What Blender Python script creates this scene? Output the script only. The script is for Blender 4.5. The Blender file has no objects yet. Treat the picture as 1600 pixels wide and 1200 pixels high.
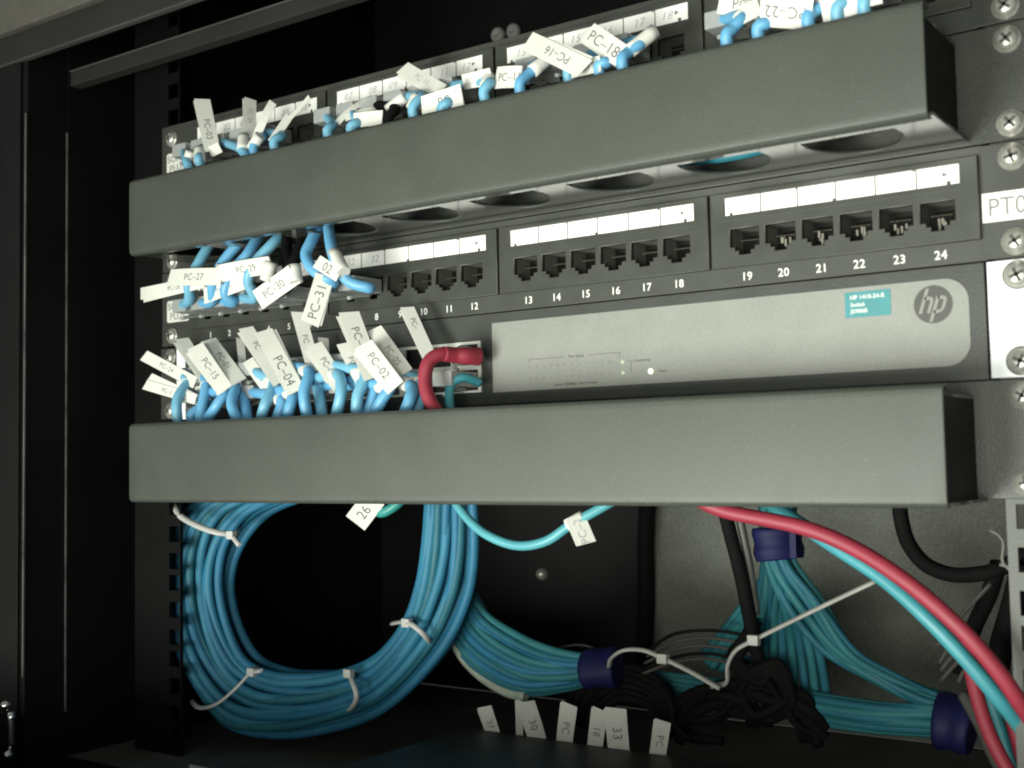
import bpy, bmesh, math, random
from mathutils import Vector, Matrix
random.seed(7)
S = 0.001                                   # everything below is written in millimetres
scene = bpy.context.scene

# ---------------------------------------------------------------- camera, world, lamps, exposure
CAM = Vector((332.71366, -470.53587, -70.19366))
YAW, PITCH, ROLL, FPX = 0.6094494, 0.0614094, 0.0193103, 1887.31
RM = Matrix.Rotation(YAW, 3, 'Z') @ Matrix.Rotation(PITCH, 3, 'X') @ Matrix.Rotation(ROLL, 3, 'Y')
cam = bpy.data.cameras.new('camera')
camo = bpy.data.objects.new('camera', cam)
scene.collection.objects.link(camo)
r_, f_, u_ = RM.col[0], RM.col[1], RM.col[2]
camo.matrix_world = Matrix(((r_.x, u_.x, -f_.x, CAM.x*S), (r_.y, u_.y, -f_.y, CAM.y*S), (r_.z, u_.z, -f_.z, CAM.z*S), (0, 0, 0, 1)))
cam.sensor_width = 36
cam.lens = 36*FPX/1600
cam.clip_start = 0.02
cam.clip_end = 20
cam.dof.use_dof = True
cam.dof.focus_distance = 0.60
cam.dof.aperture_fstop = 15
scene.camera = camo

world = bpy.data.worlds.new('World')
scene.world = world
world.use_nodes = True
bg = world.node_tree.nodes['Background']
bg.inputs[0].default_value = (0.82, 0.88, 0.80, 1)
bg.inputs[1].default_value = 0.22

def area(name, loc, target, size, power, col, spread=180):
    l = bpy.data.lights.new(name, 'AREA')
    l.shape = 'RECTANGLE'; l.size = size[0]; l.size_y = size[1]
    l.energy = power; l.color = col; l.spread = math.radians(spread)
    o = bpy.data.objects.new(name, l)
    scene.collection.objects.link(o)
    o.location = Vector(loc)*S
    o.rotation_euler = (Vector(target)-Vector(loc)).to_track_quat('-Z', 'Y').to_euler()
area('window_light', (-200, -1000, -390), (60, 0, -60), (0.5, 0.4), 3.5, (0.97, 1.0, 0.91), 75)
area('room_light', (330, -800, -120), (180, 0, -30), (0.3, 0.3), 1.05, (0.98, 1.0, 0.90), 80)

scene.view_settings.view_transform = 'Standard'
scene.view_settings.look = 'None'
scene.view_settings.exposure = 0
scene.view_settings.gamma = 1
scene.cycles.filter_width = 2.0

# ---------------------------------------------------------------- helpers
def P(px, py, Y):
    """the point at depth Y (mm behind the panel fronts) seen at a given place of the photograph"""
    d = RM @ Vector(((px-800)/FPX, 1, -(py-600)/FPX))
    return CAM + d*((Y-CAM.y)/d.y)
UR, UU, UF = Vector(r_), Vector(u_), Vector(f_)

MATS = {}
def mat(name, col, rough=0.5, metal=0.0, var=0.12, scale=120, bump=0.0, bscale=900, spec=0.5, coat=0.0, trans=0.0, emit=0.0, spots=0.0, grain=0.0, blotch=0.0):
    if name in MATS: return MATS[name]
    m = bpy.data.materials.new(name); m.use_nodes = True
    nt = m.node_tree; b = nt.nodes['Principled BSDF']
    tc = nt.nodes.new('ShaderNodeTexCoord')
    nz = nt.nodes.new('ShaderNodeTexNoise'); nz.inputs['Scale'].default_value = scale; nz.inputs['Detail'].default_value = 6
    nt.links.new(tc.outputs['Object'], nz.inputs['Vector'])
    mr = nt.nodes.new('ShaderNodeMapRange'); mr.inputs['From Min'].default_value = 0.3; mr.inputs['From Max'].default_value = 0.7
    mr.inputs['To Min'].default_value = 1-var; mr.inputs['To Max'].default_value = 1+var
    nt.links.new(nz.outputs['Fac'], mr.inputs['Value'])
    mx = nt.nodes.new('ShaderNodeVectorMath'); mx.operation = 'SCALE'
    mx.inputs[0].default_value = col[:3]
    nt.links.new(mr.outputs['Result'], mx.inputs['Scale'])
    out = mx.outputs['Vector']
    for amt, sc, det in ((grain, 1500, 1), (blotch, 9, 4)):
        if amt:         # speckle of the powder coat / broad handling marks
            gz = nt.nodes.new('ShaderNodeTexNoise'); gz.inputs['Scale'].default_value = sc; gz.inputs['Detail'].default_value = det
            nt.links.new(tc.outputs['Object'], gz.inputs['Vector'])
            gr = nt.nodes.new('ShaderNodeMapRange'); gr.inputs['From Min'].default_value = .3; gr.inputs['From Max'].default_value = .7
            gr.inputs['To Min'].default_value = 1-amt; gr.inputs['To Max'].default_value = 1+amt
            nt.links.new(gz.outputs['Fac'], gr.inputs['Value'])
            g2 = nt.nodes.new('ShaderNodeVectorMath'); g2.operation = 'SCALE'
            nt.links.new(out, g2.inputs[0]); nt.links.new(gr.outputs['Result'], g2.inputs['Scale']); out = g2.outputs['Vector']
    if spots > 0:       # dust specks
        vo = nt.nodes.new('ShaderNodeTexNoise'); vo.inputs['Scale'].default_value = 700; vo.inputs['Detail'].default_value = 2
        nt.links.new(tc.outputs['Object'], vo.inputs['Vector'])
        m2 = nt.nodes.new('ShaderNodeMapRange'); m2.inputs['From Min'].default_value = 0.68; m2.inputs['From Max'].default_value = 0.8
        m2.inputs['To Max'].default_value = spots
        nt.links.new(vo.outputs['Fac'], m2.inputs['Value'])
        mi = nt.nodes.new('ShaderNodeMix'); mi.data_type = 'RGBA'
        nt.links.new(m2.outputs['Result'], mi.inputs[0]); nt.links.new(out, mi.inputs[6]); mi.inputs[7].default_value = (.32, .32, .29, 1)
        out = mi.outputs[2]
    nt.links.new(out, b.inputs['Base Color'])
    b.inputs['Roughness'].default_value = rough; b.inputs['Metallic'].default_value = metal
    b.inputs['Specular IOR Level'].default_value = spec
    b.inputs['Coat Weight'].default_value = coat; b.inputs['Coat Roughness'].default_value = 0.15
    b.inputs['Transmission Weight'].default_value = trans
    if emit:
        b.inputs['Emission Color'].default_value = (*col[:3], 1); b.inputs['Emission Strength'].default_value = emit
    rr = nt.nodes.new('ShaderNodeMapRange'); rr.inputs['To Min'].default_value = max(0.02, rough-0.06); rr.inputs['To Max'].default_value = min(1, rough+0.06)
    nt.links.new(nz.outputs['Fac'], rr.inputs['Value']); nt.links.new(rr.outputs['Result'], b.inputs['Roughness'])
    if bump:
        n2 = nt.nodes.new('ShaderNodeTexNoise'); n2.inputs['Scale'].default_value = bscale; n2.inputs['Detail'].default_value = 3
        nt.links.new(tc.outputs['Object'], n2.inputs['Vector'])
        bp = nt.nodes.new('ShaderNodeBump'); bp.inputs['Strength'].default_value = bump; bp.inputs['Distance'].default_value = 0.0004
        nt.links.new(n2.outputs['Fac'], bp.inputs['Height']); nt.links.new(bp.outputs['Normal'], b.inputs['Normal'])
    MATS[name] = m
    return m

COVER = mat('powder_coat_charcoal', (.053, .058, .048), .50, var=.05, scale=40, bump=.2, bscale=1500, spots=.12, grain=.16, blotch=.10)
PANEL = mat('panel_black_paint', (.040, .043, .036), .45, var=.10, scale=60, bump=.25, bscale=1500, spots=.06, grain=.2)
PLAST = mat('block_black_plastic', (.040, .043, .035), .42, var=.10, scale=90, bump=.1)
SOCK = mat('socket_plastic', (.13, .135, .115), .5, var=.15)
CAVE = mat('socket_and_shade_dark', (.007, .007, .006), .6, var=.2, spec=.2)
TRAY = mat('tray_satin_paint', (.045, .048, .040), .2, var=.06, scale=40, bump=.03, bscale=1500, spec=.9, coat=.4)
CAB = mat('cabinet_black_paint', (.006, .006, .006), .55, var=.2, scale=20, bump=.2, spots=.04, spec=.22)
REAR = mat('rear_wall_lit_grey', (.15, .159, .133), .6, var=.18, scale=30, bump=.9, bscale=500, spots=.3, grain=.3)
FLOORM = mat('dusty_black_floor', (.085, .092, .083), .5, var=.35, scale=25, bump=.5, spots=.35)
RAILM = mat('rail_grey_paint', (.060, .064, .054), .5, var=.1, scale=60, bump=.3)
BEIGE = mat('beige_frame_paint', (.10, .095, .08), .6, var=.1)
PAPER = mat('white_label_paper', (.80, .80, .76), .55, var=.03, scale=30, bump=.1)
TAPE = mat('tag_paper', (.66, .66, .60), .45, var=.05, scale=60, bump=.15)
INK = mat('printed_ink', (.11, .11, .12), .6, var=.3, scale=600)
PENCIL = mat('faded_pen', (.38, .38, .42), .6, var=.3, scale=600)
WHITE = mat('white_print', (.70, .71, .66), .6, var=.08, scale=600)
SILVER = mat('switch_silver_paint', (.225, .232, .208), .42, var=.03, scale=70, bump=.08, bscale=1800, grain=.07, blotch=.05)
SWBLK = mat('switch_dark_paint', (.036, .039, .033), .45, var=.1, scale=60, bump=.2)
LOGO = mat('logo_grey', (.055, .057, .05), .5, var=.05)
PRINT = mat('small_grey_print', (.09, .09, .085), .6)
TEALST = mat('teal_sticker', (.045, .22, .235), .5, var=.08)
EARM = mat('zinc_ear_metal', (.86, .88, .90), .32, var=.03)
STEEL = mat('bright_steel', (.50, .49, .44), .30, metal=.55, var=.2, scale=300)
CAGE = mat('nickel_cage', (.70, .71, .64), .38, metal=.1, var=.08)
CHROME = mat('chrome_hinge', (.75, .75, .75), .2, metal=1.0)
GOLD = mat('gold_contacts', (.65, .55, .35), .3, metal=1.0)
CLEAR = mat('clear_plug_plastic', (.70, .72, .70), .2, var=.05, trans=.6, spec=.5)
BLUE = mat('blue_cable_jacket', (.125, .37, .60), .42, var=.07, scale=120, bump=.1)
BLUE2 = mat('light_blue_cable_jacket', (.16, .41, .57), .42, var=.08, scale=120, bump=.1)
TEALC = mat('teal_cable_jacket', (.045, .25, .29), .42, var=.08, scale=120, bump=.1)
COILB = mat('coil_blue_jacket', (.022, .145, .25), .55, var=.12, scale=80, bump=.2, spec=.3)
DUSTY = mat('faded_grey_green_jacket', (.30, .34, .28), .6, var=.15, scale=150)
RED = mat('red_cable_jacket', (.25, .022, .040), .55, var=.06, bump=.08)
BLACKC = mat('black_cable_jacket', (.005, .005, .005), .8, var=.2, spec=.12)
GREYC = mat('grey_cable_jacket', (.07, .07, .062), .5, var=.15)
WIRE = mat('bare_grey_wire', (.06, .055, .05), .6, spec=.2)
TIE = mat('white_nylon_tie', (.50, .50, .48), .4, var=.06, trans=.0)
PURP = mat('navy_vinyl_tape', (.008, .009, .055), .6, var=.2, spec=.25)
GLOSS = mat('glossy_black_plastic', (.030, .032, .029), .5, var=.2, bump=.12, bscale=200, spots=.08, spec=.35)
LEDW = mat('lit_led', (.85, 1.0, .62), .4, emit=1.6)
LEDP = mat('pale_led', (.50, .55, .44), .4)

class MB:
    """collects shapes (mm) into one mesh"""
    def __init__(s): s.bm = bmesh.new()
    def box(s, x0, x1, y0, y1, z0, z1, bev=0):
        r = bmesh.ops.create_cube(s.bm, size=1)
        for v in r['verts']:
            v.co = Vector((x0 if v.co.x < 0 else x1, y0 if v.co.y < 0 else y1, z0 if v.co.z < 0 else z1))
        if bev:
            es = list({e for v in r['verts'] for e in v.link_edges})
            bmesh.ops.bevel(s.bm, geom=es, offset=bev, segments=2, affect='EDGES', profile=.7)
        return s
    def tube(s, pts, r, seg=10, sub=6, caps=True, flat=1.0):
        pts = [Vector(p) for p in pts]
        path = smooth(pts, sub)
        n = len(path); rings = []
        rad = (lambda t: r) if not callable(r) else r
        t0 = (path[1]-path[0]).normalized()
        nrm = t0.orthogonal().normalized()
        for i, p in enumerate(path):
            t = (path[min(i+1, n-1)]-path[max(i-1, 0)])
            if t.length < 1e-6: t = t0
            t.normalize()
            nrm = (nrm - t*nrm.dot(t)).normalized(); bn = t.cross(nrm)
            rr = rad(i/(n-1))
            rings.append([s.bm.verts.new(p+(nrm*math.cos(a)+bn*math.sin(a)*flat)*rr) for a in [2*math.pi*k/seg for k in range(seg)]])
            t0 = t
        for a, b in zip(rings, rings[1:]):
            for k in range(seg):
                f = s.bm.faces.new((a[k], a[(k+1) % seg], b[(k+1) % seg], b[k])); f.smooth = True
        if caps:
            s.bm.faces.new(list(reversed(rings[0]))); s.bm.faces.new(rings[-1])
        return s
    def strip(s, fn, na, nb, th):
        """a thin sheet with thickness; fn(a, b) -> (pos, normal)"""
        F = [[None]*(nb+1) for _ in range(na+1)]; B = [[None]*(nb+1) for _ in range(na+1)]
        for i in range(na+1):
            for j in range(nb+1):
                p, n = fn(i/na, j/nb)
                F[i][j] = s.bm.verts.new(p+n*th/2); B[i][j] = s.bm.verts.new(p-n*th/2)
        for i in range(na):
            for j in range(nb):
                s.bm.faces.new((F[i][j], F[i+1][j], F[i+1][j+1], F[i][j+1]))
                s.bm.faces.new((B[i][j], B[i][j+1], B[i+1][j+1], B[i+1][j]))
        for i in range(na):
            s.bm.faces.new((F[i][0], B[i][0], B[i+1][0], F[i+1][0])); s.bm.faces.new((F[i][nb], F[i+1][nb], B[i+1][nb], B[i][nb]))
        for j in range(nb):
            s.bm.faces.new((F[0][j], F[0][j+1], B[0][j+1], B[0][j])); s.bm.faces.new((F[na][j], B[na][j], B[na][j+1], F[na][j+1]))
        return s
    def add_mesh(s, me, fn):
        base = len(s.bm.verts)
        vs = [s.bm.verts.new(fn(v.co)) for v in me.vertices]
        for p in me.polygons:
            try: s.bm.faces.new([vs[i] for i in p.vertices])
            except ValueError: pass
        return s
    def lathe(s, prof, c, axis=Vector((0, -1, 0)), seg=20):
        """prof: list of (radius, height along axis)"""
        c = Vector(c); axis = Vector(axis).normalized(); a1 = axis.orthogonal().normalized(); a2 = axis.cross(a1)
        rings = []
        for r, h in prof:
            if r <= 0: rings.append([s.bm.verts.new(c+axis*h)])
            else: rings.append([s.bm.verts.new(c+axis*h+(a1*math.cos(2*math.pi*k/seg)+a2*math.sin(2*math.pi*k/seg))*r) for k in range(seg)])
        for a, b in zip(rings, rings[1:]):
            for k in range(seg):
                q = [a[k % len(a)], a[(k+1) % seg % len(a)], b[(k+1) % seg % len(b)], b[k % len(b)]]
                q2 = []
                for v in q:
                    if v not in q2: q2.append(v)
                if len(q2) > 2:
                    f = s.bm.faces.new(q2); f.smooth = True
        return s
    def build(s, name, m, parent=None, smooth_all=False):
        bmesh.ops.scale(s.bm, vec=(S, S, S), verts=s.bm.verts)
        bmesh.ops.recalc_face_normals(s.bm, faces=s.bm.faces)
        me = bpy.data.meshes.new(name); s.bm.to_mesh(me); s.bm.free()
        me.materials.append(m)
        o = bpy.data.objects.new(name, me); scene.collection.objects.link(o)
        if parent is not None:
            o.parent = parent
            top = parent
            off = Vector(top.location)
            while top.parent is not None:
                top = top.parent; off += Vector(top.location)
            # the mesh is in world millimetres; shift it into its parent's frame
            me.transform(Matrix.Translation(-off))
        return o

def smooth(pts, sub):
    if len(pts) < 3:
        return [pts[0].lerp(pts[-1], i/sub) for i in range(sub+1)]
    out = []
    q = [pts[0]*2-pts[1]] + pts + [pts[-1]*2-pts[-2]]
    for i in range(1, len(q)-2):
        p0, p1, p2, p3 = q[i-1], q[i], q[i+1], q[i+2]
        for k in range(sub):
            t = k/sub
            out.append(.5*((2*p1)+(p2-p0)*t+(2*p0-5*p1+4*p2-p3)*t*t+(3*p1-p0-3*p2+p3)*t**3))
    out.append(pts[-1].copy())
    return out

def plate(name, outline, holes, y0, th, m, parent, bev=0):
    """flat plate in the X-Z plane, front face at y0, thickness th going back, with real holes"""
    cu = bpy.data.curves.new('c', 'CURVE'); cu.dimensions = '2D'; cu.fill_mode = 'BOTH'
    for poly in [outline]+holes:
        sp = cu.splines.new('POLY'); sp.points.add(len(poly)-1)
        for i, (x, z) in enumerate(poly): sp.points[i].co = (x*S, z*S, 0, 1)
        sp.use_cyclic_u = True
    cu.extrude = th*S/2-bev*S; cu.bevel_depth = bev*S; cu.bevel_resolution = 1
    ob = bpy.data.objects.new('c', cu); scene.collection.objects.link(ob)
    me = bpy.data.meshes.new_from_object(ob.evaluated_get(bpy.context.evaluated_depsgraph_get()))
    bpy.data.objects.remove(ob); bpy.data.curves.remove(cu)
    me.transform(Matrix.Translation((0, (y0+th/2)*S, 0)) @ Matrix.Rotation(math.pi/2, 4, 'X'))
    me.name = name; me.materials.clear(); me.materials.append(m)
    o = bpy.data.objects.new(name, me); scene.collection.objects.link(o)
    if parent is not None:
        o.parent = parent
        off = Vector(parent.location); t = parent
        while t.parent is not None: t = t.parent; off += Vector(t.location)
        me.transform(Matrix.Translation(-off))
    return o

def rect(x0, x1, z0, z1): return [(x0, z0), (x1, z0), (x1, z1), (x0, z1)]
def rrect(x0, x1, z0, z1, r, n=6, corners=(1, 1, 1, 1)):
    out = []
    for (cx, cz, a0, on) in ((x0+r, z0+r, 180, corners[0]), (x1-r, z0+r, 270, corners[1]), (x1-r, z1-r, 0, corners[2]), (x0+r, z1-r, 90, corners[3])):
        if on:
            for k in range(n+1):
                a = math.radians(a0+90*k/n); out.append((cx+r*math.cos(a), cz+r*math.sin(a)))
        else:
            out.append((x0 if cx < (x0+x1)/2 else x1, z0 if cz < (z0+z1)/2 else z1))
    return out
def circ(x, z, r, n=20): return [(x+r*math.cos(2*math.pi*k/n), z+r*math.sin(2*math.pi*k/n)) for k in range(n)]

_txt = {}
def text_mesh(body, bold=0.0, shear=0.0, space=1.0):
    """centred text of cap height 1 (in its own XY plane)"""
    k = (body, bold, shear, space)
    if k in _txt: return _txt[k]
    cu = bpy.data.curves.new('t', 'FONT'); cu.body = body; cu.size = 1.0; cu.align_x = 'CENTER'; cu.align_y = 'CENTER'
    cu.offset = bold; cu.shear = shear; cu.space_character = space; cu.resolution_u = 3
    ob = bpy.data.objects.new('t', cu); scene.collection.objects.link(ob)
    me = bpy.data.meshes.new_from_object(ob.evaluated_get(bpy.context.evaluated_depsgraph_get()))
    bpy.data.objects.remove(ob)
    xs = [v.co.x for v in me.vertices]; ys = [v.co.y for v in me.vertices]
    cx, cy = (min(xs)+max(xs))/2, (min(ys)+max(ys))/2
    h = max(ys)-min(ys) if body not in ('-',) else .7
    hh = 0.73
    for v in me.vertices: v.co.x = (v.co.x-cx)/hh; v.co.y = (v.co.y-cy)/hh
    _txt[k] = me
    return me
def flat_text(name, body, x, z, y, h, m, parent, bold=0.0, shear=0.0, space=1.0, sx=1.0, rot=0.0, th=0.08):
    me = text_mesh(body, bold, shear, space)
    c, s_ = math.cos(rot), math.sin(rot)
    mb = MB(); mb.add_mesh(me, lambda v: Vector((x+(v.x*sx*c-v.y*s_)*h, y, z+(v.x*sx*s_+v.y*c)*h)))
    r = bmesh.ops.extrude_face_region(mb.bm, geom=list(mb.bm.faces))
    for g in r['geom']:
        if isinstance(g, bmesh.types.BMVert): g.co.y -= th
    return mb.build(name, m, parent)

def empty(name, loc, label, cat, group=None):
    o = bpy.data.objects.new(name, None); scene.collection.objects.link(o)
    o.location = Vector(loc)*S; o.empty_display_size = .01
    return tag(o, label, cat, group)
def tag(o, label, cat, group=None):
    o['label'] = label; o['category'] = cat
    if group: o['group'] = group
    return o

U = 44.45
# ================================================================ the cabinet
cabinet = empty('rack_cabinet', (0, 100, -240), 'black metal wall cabinet whose frame, side and rear wall enclose all the network gear', 'cabinet')
# rear wall
rear = plate('rear_wall', rect(-330, 330, -240, 330), [], 252, 3, CAB, cabinet)
plate('rear_lit_area', rect(-66, 298, -239, -30), [], 249, 2.5, REAR, cabinet, bev=.3)  # paints the lit part of the rear wall; its shaded rest stays black
mb = MB(); mb.box(-299, 420, -154, -140, -262, -212, .8); mb.box(-45, 140, -153.5, -140.5, -215, -186, .8); mb.box(-420, 330, -139.5, -31.3, -262, -239.6, .8); mb.box(-420, -299.5, -154, -61, -262, -212.5, .8); mb.build('shade_sill', CAB, cabinet)  # added out of view; raised middle shaped to shade the lower bay
mb = MB(); mb.lathe([(0, 4.2), (2.2, 3.8), (3.8, 2.2), (4.6, 0), (4.6, -1)], P(847, 897, 251)); mb.build('rear_bolt', STEEL, rear)
for px, py in ((779, 55), (803, 49)):
    mb = MB(); c = P(px, py, 250); mb.lathe([(0, 2.6), (1.6, 2.6), (1.8, 3.4), (4.6, 3.2), (5.6, 2), (5.9, 0)], c); mb.build('rear_bolt', mat('dull_cap', (.30, .30, .28), .6), rear)
# side walls
mb = MB(); mb.box(-302, -299, -31, 251, -240, 330); mb.build('side_wall', CAB, cabinet)
mb = MB(); mb.box(299, 302, -31, 251, -240, 330); mb.build('side_wall', CAB, cabinet)
mb = MB(); mb.box(-299, 299, -31, 251.5, -243, -240); mb.build('floor_plate', FLOORM, cabinet)
mb = MB(); mb.box(-299, 299, 20, 251.5, 330, 333); mb.build('roof_plate', CAB, cabinet)
# front frame: left jamb with two thin edges, their highlight put into lighter paint
mb = MB()
mb.box(-304.7, -299.9, -58, -31.1, -260, 200, .8)
mb.box(-330, -304, -60, -56, -260, 169.5, .8); mb.box(-345, -304.5, -55.5, -31, -260, 200, .8)
mb.build('frame_post', CAB, cabinet)
EDGE = mat('edge_highlight_paint', (.13, .13, .12), .4, var=.5, scale=60)
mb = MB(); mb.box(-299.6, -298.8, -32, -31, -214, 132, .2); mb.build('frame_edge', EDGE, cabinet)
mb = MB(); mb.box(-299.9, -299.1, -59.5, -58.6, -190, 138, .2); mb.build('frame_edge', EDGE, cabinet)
mb = MB(); mb.box(-420, -330, -62, -58, -300, 168, 1); mb.build('door_edge', CAB, cabinet)
TOPB = mat('top_frame_paint', (.022, .021, .019), .6, var=.15, scale=15, spec=.25)
TOPL = mat('top_lip_highlight', (.055, .055, .05), .6, var=.2, scale=15, spec=.3)  # edge highlight of the top bars, put into a lighter colour
mb = MB(); mb.box(-299, 330, -29.8, -22, 161, 169.5, .8); mb.build('top_frame_bar', TOPB, cabinet)
mb = MB(); mb.box(-299, 330, -30.4, -28, 169.6, 170.6, .3); mb.build('top_frame_lip', TOPL, cabinet)
mb = MB(); mb.box(-420, 330, -60, -54, 171.2, 187.6, .8); mb.build('top_frame_bar', TOPB, cabinet)
mb = MB(); mb.box(-330, 330, -60.6, -57, 170, 171.1, .3); mb.build('top_frame_lip', TOPL, cabinet)
mb = MB(); mb.box(-460, 340, -64, -54, 188, 300, 1.2); mb.build('roof_front', BEIGE, cabinet)
# hinge at the lower left
hz = P(17, 1150, -68)
hinge = MB()
hinge.tube([P(18, 1112, -70), P(17, 1170, -70)], 2.0, seg=12)
hinge.build('hinge_pin', CHROME, cabinet)
for px, py, r in ((10, 1102, 3.2), (13, 1180, 3.4)):
    mb = MB(); mb.lathe([(0, r), (r*.6, r*.8), (r, 0), (r*.6, -r*.8), (0, -r)], P(px, py, -72)); mb.build('hinge_knuckle', CHROME, cabinet)
# mounting rails with EIA square holes
def rail(x0, x1, hx, m, up):
    zs_ = sorted(k*U+dz for k in range(-6, 8) for dz in (6.35, 22.225, 38.1) if -230 < k*U+dz < 300)
    mb = MB(); mb.box(x0, hx-4.6, 3.2, 5.2, -240, 320); mb.box(hx+4.6, x1, 3.2, 5.2, -240, 320)
    edges = [-240]+[v for z in zs_ for v in (z-4.6, z+4.6)]+[320]
    for a, b in zip(edges[0::2], edges[1::2]): mb.box(hx-4.6, hx+4.6, 3.2, 5.2, a, b)
    r = mb.build('mounting_rail', m, cabinet)
    mb = MB(); mb.box(up[0], up[1], 5.3, 45, -239.9, 320, .4); mb.build('rail_flange', m, r)
    return r
rail(-280, -238.3, -243.8, mat('left_rail_shade', (.003, .003, .003), .6, spec=.15), (-280, -278))  # left rail's shade is put into a near-black copy of the rail paint
rail(224.4, 262, 232.5, RAILM, (260, 262))

# ================================================================ screws
def screw(x, z, parent, y=-1.6, rot=0.3, r=4.3, m=STEEL):
    mb = MB()
    seg = 24
    mb.lathe([(r+.9, 0), (r+.9, .5), (r, .6), (r*.97, 1.2), (r*.8, 2.1), (r*.5, 2.75), (0, 3.0)], (x, y, z), seg=seg)
    s = mb.build('screw', m, parent)
    c = MB()
    for a in (rot, rot+math.pi/2):
        dx, dz = math.cos(a), math.sin(a)
        l, w = r*.58, r*.13
        v = [Vector((x+dx*l*i-dz*w*j, y-2.6, z+dz*l*i+dx*w*j)) for i, j in ((-1, -1), (1, -1), (1, 1), (-1, 1))]
        vs = [c.bm.verts.new(p) for p in v]; vb = [c.bm.verts.new(p+Vector((0, -.42, 0))) for p in v]
        c.bm.faces.new(vs); c.bm.faces.new(vb)
        for k in range(4): c.bm.faces.new((vs[k], vs[(k+1) % 4], vb[(k+1) % 4], vb[k]))
    c.build('cross_recess', mat('screw_recess', (.05, .045, .04), .6), s)
    return s

# ================================================================ patch panels
PITCH_J, GRP, CX = 15.872, 111.218, -0.945
def port_x(n):
    g, k = divmod(n-1, 6)
    return CX+(g-1.5)*GRP+(k-2.5)*PITCH_J
def jack_hole(x, zb):
    return [(x-6.8, zb+24.8), (x-6.8, zb+16.5), (x-4.6, zb+16.5), (x-4.6, zb+14.9), (x-2.8, zb+14.9), (x-2.8, zb+13.1),
            (x+2.8, zb+13.1), (x+2.8, zb+14.9), (x+4.6, zb+14.9), (x+4.6, zb+16.5), (x+6.8, zb+16.5), (x+6.8, zb+24.8)]

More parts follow.
